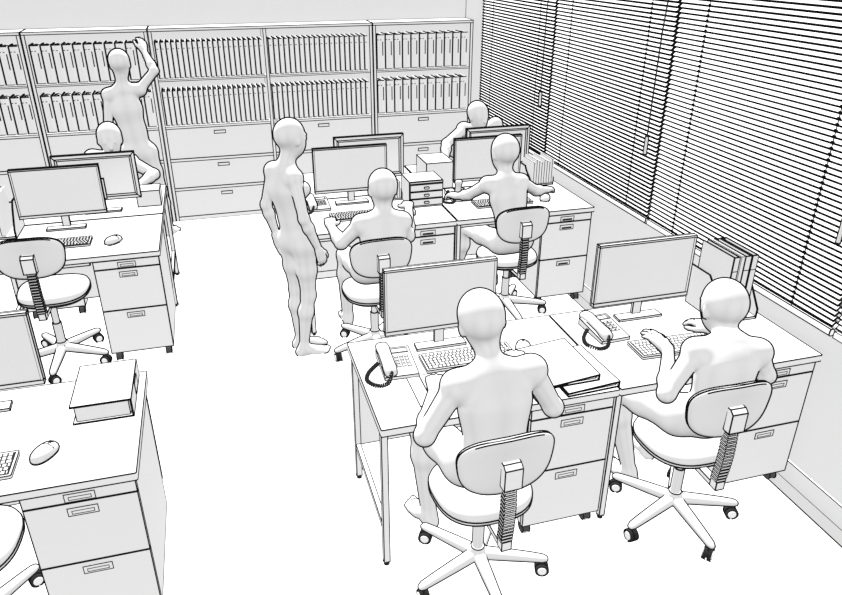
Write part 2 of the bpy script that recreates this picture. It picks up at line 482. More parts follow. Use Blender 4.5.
chair(1.70, 3.66, 'swivel chair under the person leaning on one arm in the corner', PI)

# ------------------------------------------------------------------ desk equipment
def monitor(F, x, label, y=.545, tilt=0):
    r = F.ink(x, y, .95)
    t = thing('computer_monitor', label, 'monitor', F.p(x, y, dz(*F.p(x, y)[:2])), F.rot, 'flat computer monitors on the desks')
    b = MB(r); b.prism([(-.115, -.03), (.115, -.03), (.112, .026), (-.112, .026)], .0006, .011, 'z'); b.build('stand_base', S(PLASTIC), t)
    b = MB(r); b.box(-.022, .022, .012, .026, .0115, .12); b.build('stand_neck', S(PLASTIC), t)
    z0, z1, w = .088, .398, .2525
    b = MB(r); e = .009
    b.box(-w, w, -.011, .007, z1 - e, z1); b.box(-w, w, -.011, .007, z0, z0 + .017); b.box(-w, -w + e, -.011, .007, z0 + .017, z1 - e, ink=False); b.box(w - e, w, -.011, .007, z0 + .017, z1 - e, ink=False)
    for q in (-w, w): b.line([(q, -.011, z0), (q, -.011, z1)]); b.line([(q, .007, z0), (q, .007, z1)])
    b.build('bezel', S(PLASTIC), t)
    b = MB(r * .9); b.box(-w + e, w - e, -.008, .004, z0 + .017, z1 - e); b.build('screen', S(PLASTIC), t)
    b = MB(r)          # back: a frame lip around a shallow sunk panel
    f = lambda k, y: [(-w + k, y, z0 + k), (w - k, y, z0 + k), (w - k, y, z1 - k), (-w + k, y, z1 - k)]
    b.stack([f(.0, .0075), f(.0, .018), f(.02, .022), f(.032, .014)], smooth=False, ang=14); b.build('back_cover', S(PLASTIC), t)
    b = MB(r); b.prism([(.10, .022), (.24, .022), (.20, .034), (.12, .034)], -.04, .04, 'x', M=Matrix(((1, 0, 0, 0), (0, 0, 1, 0), (0, 1, 0, 0), (0, 0, 0, 1))) if False else None) if False else b.box(-.04, .04, .0145, .03, .10, .235)
    b.build('mount_plate', S(PLASTIC), t)
    return t
monitor(FC, .402, 'monitor on the front desk in front of the nearest seated person')
monitor(FD, .405, 'monitor on the window-side front desk between phone and binder rack')
monitor(FE, .39, 'monitor at the left edge, on the lower left desk')
monitor(FF, .42, 'monitor facing the empty swivel chair')
monitor(FH, .405, 'monitor between the standing person and the drawer chest')
monitor(FI, .405, 'monitor in front of the person spreading both arms')
monitor(FG, .388, 'monitor seen from its back, before the half-hidden person at left')
monitor(FJ, .405, 'monitor seen from its back, behind the drawer-chest desk')
monitor(FK, .412, 'monitor seen from its back, below the face in the corner')

def keyboard(F, x, y, label, rot=0.0, gx=.003, gy=.0034):
    r = F.ink(x, y)
    t = thing('keyboard', label, 'keyboard', F.p(x, y, dz(*F.p(x, y)[:2])), F.rot + rot, 'desktop keyboards')
    w, d = .205, .07
    b = MB(r * .9); b.prism(rrect(-w, w, -d, d, .006, 2), .0006, .012, 'z', ang=50); b.build('case', S(PLASTIC), t)
    b = MB(r * .6)
    b.box(-w + .008, w - .008, -d + .008, d - .008, .0122, .0135, 2, ink=False)
    rows = 6; ky = (2 * d - .02) / rows
    for j in range(rows):
        y0 = -d + .010 + j * ky; xx = -w + .011
        while xx < w - .02:
            kw = .0175 * (1 + (.5 if (j + int(xx * 997)) % 7 == 0 else 0))
            if j == 0 and -.08 < xx < .0: kw = .09
            kw = min(kw, w - .011 - xx)
            b.box(xx + gx, xx + kw - gx, y0 + gy, y0 + ky - gy, .0136, .0160, ink=False); xx += kw
    b.build('keys', S(PLASTIC), t)
    return t
keyboard(FC, .485, .40, 'keyboard in front of the nearest seated person')
keyboard(FD, .418, .243, 'keyboard under the hand of the person by the window wall', R_(-2))
keyboard(FE, .39, .155, 'keyboard cut off by the left edge on the lower left desk')
keyboard(FF, .39, .26, 'keyboard partly hidden behind the empty chair backrest', gx=.0050, gy=.0062)
keyboard(FH, .415, .262, 'keyboard in front of the person next to the standing person', gx=.0050, gy=.0062)
keyboard(FI, .415, .255, 'keyboard between the spread arms', gx=.0050, gy=.0062)

def mouse(x, y, rot, label):
    r = ink_at(x, y); z = dz(x, y)
    t = thing('computer_mouse', label, 'mouse', (x, y, z), rot, 'computer mice')
    b = MB(r); rings = []
    for k, zz in ((.97, .0006), (1, .006), (.98, .014), (.9, .022), (.72, .029), (.42, .033), (.12, .034)):
        rings.append([(u * k, v * k - .008 * (1 - k), zz) for u, v in superellipse(.031, .055, 26, 2.3)])
    b.stack(rings, ang=80, R=.02); b.line([(u * 1.02, v * 1.02, .003) for u, v in superellipse(.031, .055, 26, 2.3)] + [(.0316, 0, .003)], .9); b.line([(-.027, .018, .0225), (-.014, .02, .0305), (0, .021, .033), (.014, .02, .0305), (.027, .018, .0225)], .8); b.line([(0, .021, .0332), (0, .045, .0215)], .8)
    o = b.build('shell', S(PLASTIC), t)
    w = MB(r * .7); w.cyl((-.004, .036, .027), (.004, .036, .027), .006, .006, 10, 2); w.build('scroll_wheel', S(DARK), t)
    return t
mouse(-1.172, .188, R_(-32), 'mouse beside the lone binder on the lower left desk')
mouse(-1.128, 2.262, R_(-40), 'mouse on the desk of the empty chair')
mouse(.745, .40, R_(-20), 'mouse by the two flat folders, past the nearest person\'s shoulder')
mouse(.74, 2.275, R_(0), 'mouse in front of the small drawer chest, under a hand')
mouse(1.735, 2.29, R_(-30), 'mouse at the end of the spread right arm')

def phone(F, x, y, label, rot=0.0, lifted=False):
    r = F.ink(x, y)
    t = thing('desk_telephone', label, 'telephone', F.p(x, y, dz(*F.p(x, y)[:2]) + .003), F.rot + rot, 'corded desk telephones'); t.scale = (.88, .86, .95)
    w, d = .082, .118
    b = MB(r)
    b.prism([(-d, .0006), (d, .0006), (d, .034), (-d * .35, .022), (-d, .015)], -w, w, 'x')
    b.build('body', S(PLASTIC), t)
    def top(y): return .022 + .012 * (y + d * .35) / (d * 1.35) if y > -d * .35 else .015 + .007 * (y + d) / (d * .65)
    b = MB(r * .7); b.box(-.012, .07, .062, .105, .026, .0355); b.line([(-.006, .066, .0358), (.064, .066, .0358), (.064, .1, .0358), (-.006, .1, .0358), (-.006, .066, .0358)], .8); b.build('display', S(PLASTIC), t)
    b = MB(r * .6)
    for i in range(3):
        for j in range(4):
            xx = -.006 + i * .025; yy = -.052 + j * .026; zz = top(yy)
            b.box(xx - .001, xx + .0165, yy, yy + .015, zz - .002, zz + .005)
    b.build('keypad', S(PLASTIC), t)
    if not lifted:
        b = MB(r)
        def ring(yy, zc, hw, hh): return [(-.052 + u, yy, zc + v) for u, v in superellipse(hw, hh, 18, 2.6)]
        b.stack([ring(-.125, .034, .018, .010), ring(-.118, .036, .027, .017), ring(-.085, .042, .030, .019), ring(-.05, .047, .028, .014), ring(.05, .054, .028, .014), ring(.085, .053, .030, .019), ring(.118, .050, .028, .017), ring(.126, .049, .020, .011)], ang=70, R=.025)
        b.build('handset', S(PLASTIC), t)
    else:
        b = MB(r)
        M = Matrix.Translation((-.035, -.085, .045)) @ Matrix.Rotation(R_(8), 4, 'X')
        b.stack([[M @ Vector((u, v, q)) for u, v in superellipse(.024 * k, .017 * k, 18, 2.6)] for q, k in ((0, .6), (.003, 1), (.022, 1.05), (.032, .8), (.078, .8), (.088, 1.05), (.108, 1), (.112, .6))], ang=70, R=.02)
        b.build('handset', S(PLASTIC), t)
    # coiled cord: loop out to the left and back
    pts = []
    ctrl = [(-.05, -.118, .04), (-.075, -.16, .012), (-.13, -.165, .009), (-.165, -.11, .009), (-.15, -.05, .009), (-.115, -.005, .012), (-.088, .02, .016)] if not lifted else [(-.05, -.08, .02), (-.09, -.15, .009), (-.135, -.15, .009), (-.16, -.10, .009), (-.12, -.04, .03), (-.085, .0, .06)]
    path = []
    for i in range(len(ctrl) - 1):
        p0, p1, p2, p3 = [Vector(ctrl[max(0, min(len(ctrl) - 1, i + q))]) for q in (-1, 0, 1, 2)]
        for k in range(10):
            u = k / 10
            path.append(.5 * ((2 * p1) + (p2 - p0) * u + (2 * p0 - 5 * p1 + 4 * p2 - p3) * u * u + (3 * p1 - p0 - 3 * p2 + p3) * u ** 3))
    N = 220; coil = []
    for i in range(N):
        f = i / (N - 1) * (len(path) - 1.001); k = int(f); p = path[k].lerp(path[k + 1], f - k); d_ = (path[k + 1] - path[k]).normalized()
        u = d_.cross(Vector((0, 0, 1))).normalized(); v = u.cross(d_); a = i * .95
        coil.append(p + .0075 * (math.cos(a) * u + math.sin(a) * v))
    b = MB(r); b.tube(coil, .0042, 5, 2, rim=False); b.build('cord', S(DARK), t)
    return t
phone(FC, .170, .418, 'telephone on the front desk left of the nearest person', R_(-2))
phone(FD, .170, .448, 'telephone beside the two flat folders, left of the second front monitor', R_(3))
phone(FH, .165, .52, 'telephone behind the standing person\'s elbow')
phone(FI, .16, .455, 'telephone with lifted handset by the drawer chest', 0, True)

def lying_binder(loc, rot, label, w, d, h, spine_right=True, finger=True, name='ring_binder', cat='binder', wedge=0.0):
    r = ink_at(*loc)
    t = thing(name, label, cat, loc, rot)
    b = MB(r); e = .004
    # covers; wedge lowers the opening side
    def slab(z0, z1, dz):
        v = [(-w / 2, -d / 2, z0 - dz), (w / 2, -d / 2, z0), (-w / 2, d / 2, z0 - dz), (w / 2, d / 2, z0), (-w / 2, -d / 2, z1 - dz), (w / 2, -d / 2, z1), (-w / 2, d / 2, z1 - dz), (w / 2, d / 2, z1)]
        b.add(v, [(0, 2, 3, 1), (4, 5, 7, 6), (0, 1, 5, 4), (2, 6, 7, 3), (0, 4, 6, 2), (1, 3, 7, 5)])
    slab(.0006, e, 0); slab(h - e, h, wedge); b.box(w / 2 - e, w / 2, -d / 2, d / 2, e, h - e)
    if finger:
        b.prism([(-.02, h * .22), (.06, h * .22), (.06, h * .8), (-.02, h * .8)], w / 2, w / 2 + .002, 'x')
    b.build('cover', S(PAPER), t)
    b = MB(r * .9)
    v = [(-w / 2 + .012, -d / 2 + .01, e + .001), (w / 2 - .012, -d / 2 + .01, e + .001), (-w / 2 + .012, d / 2 - .01, e + .001), (w / 2 - .012, d / 2 - .01, e + .001), (-w / 2 + .012, -d / 2 + .01, h - e - .001 - wedge), (w / 2 - .012, -d / 2 + .01, h - e - .001), (-w / 2 + .012, d / 2 - .01, h - e - .001 - wedge), (w / 2 - .012, d / 2 - .01, h - e - .001)]
    b.add(v, [(0, 2, 3, 1), (4, 5, 7, 6), (0, 1, 5, 4), (2, 6, 7, 3), (0, 4, 6, 2), (1, 3, 7, 5)])
    b.build('pages', S(PAPER), t)
    return t
lying_binder((-.993, .50, DH + .0018), 0, 'thick binder lying flat on the lower left desk', .215, .30, .078)
lying_binder((.880, .172, DH + .002), R_(3), 'lower of the two flat folders, at the front desk corner', .235, .31, .025, finger=False, name='flat_folder', cat='folder', wedge=.009)
lying_binder((.808, .203, DH + .0305), R_(1), 'upper of the two flat folders, shifted towards the nearest person', .230, .31, .027, finger=False, name='flat_folder', cat='folder', wedge=.019)
def notepad():
    r = ink_at(.25, .2)
    t = thing('notepad', 'open notepad under the nearest person\'s writing hand', 'notepad', (.27, .215, dz(.27, .2)), R_(0))
    b = MB(r * .8); b.box(-.085, -.032, -.11, .105, .0006, .003); b.box(-.03, .085, -.11, .105, .0006, .004); b.build('sheets', S(PAPER), t)
notepad()

def box_carton(x0, x1, y0, y1, h, label, lid=True):
    r = ink_at(x0, y0)
    t = thing('storage_box', label, 'box', ((x0 + x1) / 2, (y0 + y1) / 2, dz(x0, y0)), 0)
    w, d = (x1 - x0) / 2, (y1 - y0) / 2
    b = MB(r); b.box(-w, w, -d, d, .0006, h); b.build('carton', S(PAPER), t)
    return t
box_carton(-1.025, -.872, 2.90, 3.05, .108, 'small box at the end of the desk by the raised arm')
box_carton(.99, 1.195, 2.73, 2.99, .195, 'plain box behind the small drawer chest')

def drawer_chest():
    r = ink_at(.88, 2.4)
    t = thing('drawer_chest', 'small three-drawer letter chest standing on the middle desk', 'drawer chest', (.883, 2.372, dz(.88, 2.4)))
    w, d, h = .117, .22, .178
    b = MB(r); b.box(-w, w, .012, d, .0006, h); b.box(-w, w, 0, .012, h - .012, h); b.box(-w, w, 0, .012, .0006, .01)
    b.build('case', S(PLASTIC), t)
    for k in range(3):
        z = .0115 + k * .0515
        q = MB(r); q.box(-w + .002, w - .002, -.004, .0115, z, z + .045); o = q.build('drawer', S(PLASTIC), t)
        q = MB(r * .9); q.prism(rrect(-.017, .017, z + .014, z + .028, .006, 3), -.010, -.0045, 'y', ang=50); q.build('knob', S(PLASTIC), o)
drawer_chest()

def bin_rack(x, y, w, d, label, eh=.205):
    """Open book rack: base, back and two clipped end panels."""
    r = ink_at(x, y)
    t = thing('file_rack', label, 'rack', (x, y, dz(x, y)), 0)
    b = MB(r); b.box(.005, w - .005, 0, d, .0006, .012); b.build('base', S(PLASTIC), t)
    b = MB(r); b.box(.005, w - .005, d - .006, d, .0125, eh - .045); b.build('back_panel', S(PLASTIC), t)
    for q in (0, w - .005):
        b = MB(r); b.prism([(0, .0006), (d, .0006), (d, eh), (d * .46, eh), (d * .34, eh - .03), (0, .05)], q, q + .0045, 'x'); b.build('end_panel', S(PLASTIC), t)
    return t
def rack_binders(x, y, items, where, group, d=.23, z=None):
    z = DH + .0135 + 2.6 * ink_at(x, y)
    for i, (w, h, lean, lab) in enumerate(items):
        r = ink_at(x, y)
        t = thing('ring_binder', lab, 'binder', (x + w / 2, y, z), 0, group)
        t.rotation_euler = (0, lean, 0)
        b = MB(r * .9); e = .003; q = w / 2 - r * .75
        sl = w > .03
        if not sl: q = w / 2 - .0006
        b.box(-q, -q + e, .003, d, 0, h, ink=sl); b.box(q - e, q, .003, d, 0, h, ink=sl); b.box(-q, q, 0, .003, 0, h, ink=sl)
        if not sl: b.line([(-q + r, .001, r), (-q + r, .001, h), (-q + r, d, h)], .7); b.line([(-q + r, .001, h), (q - r, .001, h)], .6); b.line([(-q + r, .001, r), (q - r, .001, r)], .6)
        else: b.line([(-q, -.0005, h * .78), (q, -.0005, h * .78)], .8)
        b.build('cover', S(PAPER), t)
        b = MB(r * .7); b.box(-q + e + .0005, q - e - .0005, .006, d - .004, .004, h - .012, ink=False); b.build('pages', S(PAPER), t)
        x += w + abs(math.sin(lean)) * h * (1 if False else 0) + .002
bin_rack(1.73, .37, .215, .255, 'file rack on the window-side front desk behind the monitor')
rack_binders(1.744, .366, [(.034, .322, 0, 'binder with wide cover face showing, first in the front desk rack'), (.022, .322, 0, 'second binder in the front desk rack, slim spine'), (.036, .322, 0, 'third binder in the front desk rack'), (.036, .322, 0, 'last binder in the front desk rack, against the blinds')], '', 'binders in the front desk rack')
bin_rack(-1.98, 2.49, .275, .235, 'file rack at the left edge, beside the monitor of the empty chair')
rack_binders(-1.845, 2.48, [(.028, .26, 0, 'first visible binder in the rack at the left edge'), (.028, .26, 0, 'middle binder in the rack at the left edge'), (.028, .25, 0, 'last binder in the rack at the left edge')], '', 'binders in the left edge rack')
bin_rack(1.755, 2.60, .19, .23, 'file rack beside the monitor of the person spreading arms', eh=.13)
rack_binders(1.770, 2.585, [(.0185, .165 + .010 * ((k * 5) % 3 - 1), 0, '%s slim file in the rack near the spread right arm' % ORD[k]) for k in range(8)], '', 'slim files in the middle window rack', d=.2)
bin_rack(.672, 2.565, .09, .14, 'small file rack half hidden behind the seated person and drawer chest', eh=.10)
rack_binders(.683, 2.548, [(.015, .115, 0, '%s slim file tucked behind the drawer chest' % ORD[k]) for k in range(4)], '', 'slim files behind the drawer chest', d=.12)

# ------------------------------------------------------------------ people
class Field:
    def __init__(s, lo, hi, h):
        s.h = h; s.lo = np.array(lo, float); n = np.ceil((np.array(hi) - s.lo) / h).astype(int) + 1
        s.n = n; s.v = np.full(n, 1.0, np.float32)
    def sub(s, lo, hi):
        a = np.maximum(0, np.floor((np.array(lo) - s.lo) / s.h).astype(int)); b = np.minimum(s.n, np.ceil((np.array(hi) - s.lo) / s.h).astype(int) + 1)
        if (b <= a).any(): return None
        ax = [s.lo[i] + s.h * np.arange(a[i], b[i]) for i in range(3)]
        G = np.meshgrid(*ax, indexing='ij')
        return tuple(slice(a[i], b[i]) for i in range(3)), np.stack(G, -1)
    def put(s, sl, d, k, cut=False):
        a = s.v[sl]
        if cut:
            d = -d; h = np.clip(.5 - .5 * (d - a) / k, 0, 1); s.v[sl] = a + (d - a) * h * 0 + np.maximum(a, d) * 1 - a; s.v[sl] = np.maximum(a, d)
        else:
            h = np.clip(.5 + .5 * (a - d) / k, 0, 1); s.v[sl] = a * (1 - h) + d * h - k * h * (1 - h)
    def cone(s, a, b, ra, rb, k=.02, flat=None, fk=1.0):
        a = np.array(a, float); b = np.array(b, float); R = max(ra, rb) + k + .02
        q = s.sub(np.minimum(a, b) - R, np.maximum(a, b) + R)
        if q is None: return
        sl, P = q; pa = P - a; ba = b - a
        if flat is not None:
            f = np.array(flat); f = f / np.linalg.norm(f)
            m = (1 / fk - 1)
            pa = pa + m * (pa @ f)[..., None] * f; ba = ba + m * (ba @ f) * f
        t = np.clip((pa @ ba) / max(ba @ ba, 1e-9), 0, 1)
        d = np.linalg.norm(pa - t[..., None] * ba, axis=-1) - (ra + (rb - ra) * t)
        if flat is not None: d = d * (.5 + .5 * fk)
        s.put(sl, d.astype(np.float32), k)
    def ell(s, c, ax, rad, k=.02, cut=False):
        c = np.array(c, float); R = max(rad) + k + .02
        q = s.sub(c - R, c + R)
        if q is None: return
        sl, P = q; p = P - c
        l = np.stack([p @ np.array(ax[i]) / rad[i] for i in range(3)], -1); n = np.linalg.norm(l, axis=-1)
        l2 = np.stack([l[..., i] / rad[i] for i in range(3)], -1); g = np.linalg.norm(l2, axis=-1)
        d = n * (n - 1) / np.maximum(g, 1e-6)
        s.put(sl, d.astype(np.float32), k, cut)

def surface_net(v, lo, h):
    nx, ny, nz = v.shape; ins = v < 0
    c = np.zeros((nx - 1, ny - 1, nz - 1), np.int8)
    for i in (0, 1):
        for j in (0, 1):
            for k in (0, 1):
                c += ins[i:nx - 1 + i, j:ny - 1 + j, k:nz - 1 + k]
    act = (c > 0) & (c < 8); idx = np.argwhere(act); n = len(idx)
    num = -np.ones(act.shape, np.int64); num[act] = np.arange(n)
    acc = np.zeros((n, 3)); cnt = np.zeros(n)
    cor = [(i, j, k) for i in (0, 1) for j in (0, 1) for k in (0, 1)]
    for a in cor:
        for b in cor:
            if sum(abs(a[q] - b[q]) for q in range(3)) == 1 and a < b:
                va = v[idx[:, 0] + a[0], idx[:, 1] + a[1], idx[:, 2] + a[2]]; vb = v[idx[:, 0] + b[0], idx[:, 1] + b[1], idx[:, 2] + b[2]]
                m = (va < 0) != (vb < 0); t = np.where(m, va / np.where(m, va - vb, 1), 0)
                acc[m] += (np.array(a) + t[:, None] * (np.array(b) - np.array(a)))[m]; cnt[m] += 1
    P = np.array(lo) + h * (idx + acc / cnt[:, None])
    Q = []
    for ax in range(3):
        o = [q for q in range(3) if q != ax]
        s0 = [slice(None)] * 3; s1 = [slice(None)] * 3; s0[ax] = slice(0, -1); s1[ax] = slice(1, None)
        A_, B_ = ins[tuple(s0)], ins[tuple(s1)]
        e = np.argwhere(A_ != B_)
        ok = (e[:, o[0]] > 0) & (e[:, o[1]] > 0) & (e[:, o[0]] < v.shape[o[0]] - 1) & (e[:, o[1]] < v.shape[o[1]] - 1)
        e = e[ok]
        def cell(d0, d1):
            q = e.copy(); q[:, o[0]] += d0; q[:, o[1]] += d1; return num[q[:, 0], q[:, 1], q[:, 2]]
        quad = np.stack([cell(-1, -1), cell(0, -1), cell(0, 0), cell(-1, 0)], 1)
        inside_first = A_[e[:, 0], e[:, 1], e[:, 2]]
        flip = inside_first if ax != 1 else ~inside_first
        quad[~flip] = quad[~flip][:, ::-1]
        Q.append(quad)
    return P, np.concatenate(Q)

def nv(v): v = np.array(v, float); return v / max(np.linalg.norm(v), 1e-9)

def hand(fl, wrist, d, up, side, curl=.35, sc=1.0, spread=1.0, k=.004):
    """Palm, four unequal fingers and a thumb. d: towards the fingers, up: back of the hand, side: +1 when the thumb lies towards d x up."""
    d = nv(d); up = np.array(up, float); up = nv(up - d * (up @ d)); lat = np.cross(d, up) * side; w = np.array(wrist, float)
    def bend(v, a): return v * math.cos(a) - up * math.sin(a)
    kn = [(.078, .026), (.082, .009), (.079, -.009), (.071, -.025)]; ln = [.062, .070, .065, .050]; rr = [.0083, .0085, .0082, .0074]
    for (a, b), l, r0 in zip(kn, ln, rr):
        K = w + sc * (d * a + lat * b)
        fl.cone(w + sc * (d * .005 + lat * b * .55), K, .0165 * sc, .0115 * sc, .012)
        dd = nv(d + lat * b * 3.2 * spread); up2 = up
        f1 = bend(dd, curl * .75); f2 = bend(dd, curl * 1.7); f3 = bend(dd, curl * 2.4)
        p1 = K + f1 * l * .45 * sc; p2 = p1 + f2 * l * .32 * sc; p3 = p2 + f3 * l * .23 * sc
        fl.cone(K, p1, r0 * sc * 1.05, r0 * sc, k); fl.cone(p1, p2, r0 * sc, r0 * sc * .9, .003); fl.cone(p2, p3, r0 * sc * .9, r0 * sc * .75, .003)
    t0 = w + sc * (d * .018 + lat * .020 - up * .004); t1 = t0 + sc * (d * .028 + lat * .028 - up * .008); t2 = t1 + sc * (d * .030 + lat * .010 - up * .006); t3 = t2 + sc * (d * .022 + lat * .001 - up * .004)
    fl.cone(t0, t1, .014 * sc, .0105 * sc, .010); fl.cone(t1, t2, .0098 * sc, .009 * sc, .004); fl.cone(t2, t3, .009 * sc, .007 * sc, .003)

def person(label, J, res=.0075, front=(0, 1, 0), head_front=None, head_up=(0, 0, 1), hands=None, line=1.0, build=1.0, bust=0.0, feet=True, hz=1.0):
    g = {k: np.array(v, float) for k, v in J.items()}
    allp = np.array(list(g.values())); lo = allp.min(0) - .17; hi = allp.max(0) + .17; lo[2] = max(lo[2], -.02)
    fr = nv(front); hf = nv(head_front if head_front is not None else front); hu = nv(head_up); hf = nv(hf - hu * (hf @ hu)); hs = np.cross(hf, hu)
    T = Field(lo, hi, res); k = .035; b = build
    # torso
    T.cone(g['pelvis'], g['waist'], .122 * b, .098 * b, k, fr, .74)
    T.cone(g['waist'], g['chest'], .096 * b, .120 * b, .07, fr, .72)
    T.cone(g['chest'], g['neck'] * .7 + g['chest'] * .3, .118 * b, .080 * b, .07, fr, .68)
    T.cone(g['hipL'], g['hipR'], .086 * b, .086 * b, .05)
    if bust:
        sd = np.cross(fr, (0, 0, 1.0))
        for q in (-1, 1): T.ell(g['chest'] + fr * .075 + sd * q * .062 - np.array((0, 0, .02)), np.eye(3), (.05 * bust, .05 * bust, .05 * bust), .03)
    for s_ in 'LR':
        T.cone(g['neck'] - np.array((0, 0, .028)), g['sh' + s_], .045 * b, .046 * b, .05)
        T.ell(g['sh' + s_], np.eye(3), (.050 * b,) * 3, .04)
    # neck and head
    hc = g['head']
    T.cone(g['neck'] - hu * .02, hc - hu * .05 - hf * .018, .044, .040, .025)
    z_ = hz
    T.ell(hc + z_ * (hu * .026 - hf * .014), (hs, hf, hu), (.082 * z_, .098 * z_, .094 * z_), .03)
    T.ell(hc + z_ * (hf * .030 - hu * .045), (hs, hf, hu), (.054 * z_, .062 * z_, .076 * z_), .045)
    T.cone(hc + z_ * (hf * .088 + hu * .005), hc + z_ * (hf * .108 - hu * .024), .008 * z_, .012 * z_, .012)
    T.ell(hc + z_ * (hf * .088 - hu * .058), (hs, hf, hu), (.022, .01, .008), .008)
    for q in (-1, 1):
        T.ell(hc + z_ * (hs * q * .0765 - hf * .006 - hu * .016), (nv(hs + hf * q * -.35), hf, hu), (.007, .017 * z_, .028 * z_), .006)
        T.ell(hc + z_ * (hs * q * .034 + hf * .094 + hu * .012), (hs, hf, hu), (.018, .010, .010), .006, cut=True)
        T.ell(hc + z_ * (hs * q * .034 + hf * .083 + hu * .011), (hs, hf, hu), (.013, .008, .008), .004)
    parts = [T]
    for s_ in 'LR':
        F_ = Field(lo, hi, res); sh, el, wr = g['sh' + s_], g['el' + s_], g['wr' + s_]
        F_.cone(sh, el, .043 * b, .034 * b, .02); F_.cone(el, el + (wr - el) * .3, .034 * b, .035 * b, .02); F_.cone(el + (wr - el) * .3, wr, .035 * b, .0225 * b, .02)
        hd = (hands or {}).get(s_, {})
        d = hd.get('d', wr - el)
        hand(F_, wr + nv(d) * .006, d, hd.get('up', (0, 0, 1)), hd.get('side', 1 if s_ == 'L' else -1), hd.get('curl', .35), hd.get('sc', .95))
        parts.append(F_)
    for s_ in 'LR':
        F_ = Field(lo, hi, res); h_, kn, an = g['hip' + s_], g['kn' + s_], g['an' + s_]
        F_.cone(h_, h_ + (kn - h_) * .5, .088 * b, .070 * b, .03); F_.cone(h_ + (kn - h_) * .5, kn, .070 * b, .050 * b, .03)
        ca = kn + (an - kn) * .3
        bk = nv(np.array(J.get('calf' + s_, -fr))) * .012
        F_.cone(kn, ca + bk, .048 * b, .052 * b, .03); F_.cone(ca + bk, an, .052 * b, .030 * b, .03)
        if feet:
            td = nv(np.array(J['toe' + s_]) - an) if 'toe' + s_ in J else fr; td = nv(td * np.array((1, 1, 0))) if 'tip' not in J else td
            z0 = an[2] - .06; sd = np.cross(td, (0, 0, 1.0))
            base = np.array((an[0], an[1], z0 + .022))
            F_.cone(an - np.array((0, 0, .0)), base - td * .025 + np.array((0, 0, .006)), .032, .027, .02)
            F_.cone(an + td * .01 - np.array((0, 0, .02)), base + td * .11 - np.array((0, 0, .002)), .034, .021, .02)
            F_.cone(base - td * .02, base + td * .11, .025, .019, .02)
            for q, (o, l, r0) in enumerate(((.024, .055, .0125), (.008, .052, .0095), (-.006, .047, .009), (-.019, .041, .0085), (-.03, .034, .008))):
                sg = 1 if s_ == 'R' else -1
                a0 = base + td * .105 - sd * sg * o - np.array((0, 0, .006)); F_.cone(base + td * .06 - sd * sg * o * .8, a0, .016, .012, .012); F_.cone(a0, a0 + td * l - np.array((0, 0, .004)), r0, r0 * .85, .005)
        parts.append(F_)
    v = T.v
    for F_, kk in zip(parts[1:], (.012, .012, .03, .03)):
        a, d = v, F_.v; h = np.clip(.5 + .5 * (a - d) / kk, 0, 1); v = a * (1 - h) + d * h - kk * h * (1 - h)
    P, Q = surface_net(v, lo, res)
    # keep the largest connected piece, relax a little, store curvature-dependent rim width
    e = np.concatenate([Q[:, [0, 1]], Q[:, [1, 2]], Q[:, [2, 3]], Q[:, [3, 0]]]); n = len(P)
    lab = np.arange(n)
    while True:
        new = lab.copy(); np.minimum.at(new, e[:, 0], lab[e[:, 1]]); np.minimum.at(new, e[:, 1], lab[e[:, 0]]); new = new[new]
        if (new == lab).all(): break
        lab = new
    u, cnt = np.unique(lab, return_counts=True); keep = lab == u[np.argmax(cnt)]
    mp = -np.ones(n, int); mp[keep] = np.arange(keep.sum()); Q = mp[Q[keep[Q[:, 0]]]]; P = P[keep]; n = len(P)
    e = np.concatenate([Q[:, [0, 1]], Q[:, [1, 2]], Q[:, [2, 3]], Q[:, [3, 0]]])
    free = np.ones(n)
    for s_ in 'LR':
        hd = nv((hands or {}).get(s_, {}).get('d', g['wr' + s_] - g['el' + s_]))
        free *= np.linalg.norm(P - (g['wr' + s_] + hd * .10), axis=1) > .085
        if 'toe' + s_ in g: free *= np.linalg.norm(P - (g['toe' + s_] * np.array((1, 1, 0)) + np.array((0, 0, .02))), axis=1) > .07
    for it, lam in enumerate((.55, -.57) * 16 + (.5,)):
        lam = lam if it < 4 else lam * free[:, None]
        acc = np.zeros((n, 3)); c = np.zeros(n); np.add.at(acc, e[:, 0], P[e[:, 1]]); np.add.at(c, e[:, 0], 1); np.add.at(acc, e[:, 1], P[e[:, 0]]); np.add.at(c, e[:, 1], 1)
        P = P + lam * (acc / c[:, None] - P)
    ctr = P.mean(0); r = ink_at(*ctr) * line
    tn = np.cross(P[Q[:, 2]] - P[Q[:, 0]], P[Q[:, 3]] - P[Q[:, 1]])
    if (P[Q[:, 0]] * tn).sum() < 0: Q = Q[:, ::-1]; tn = -tn
    vn = np.zeros((n, 3))
    for k_ in range(4): np.add.at(vn, Q[:, k_], tn)
    vn /= np.maximum(np.linalg.norm(vn, axis=1, keepdims=True), 1e-12)
    H = P + vn * r * 2.0
    P2 = np.concatenate([P, H]); Q2 = np.concatenate([Q, Q + n])
    me = bpy.data.meshes.new('person'); me.from_pydata(P2.tolist(), [], Q2.tolist())
    me.polygons.foreach_set('use_smooth', [True] * len(Q2)); me.polygons.foreach_set('material_index', [0] * len(Q) + [1] * len(Q))
    me.materials.append(SKIN); me.materials.append(COAT); me.update()
    o = bpy.data.objects.new('person', me); C.objects.link(o)
    return tag(o, label, 'person')

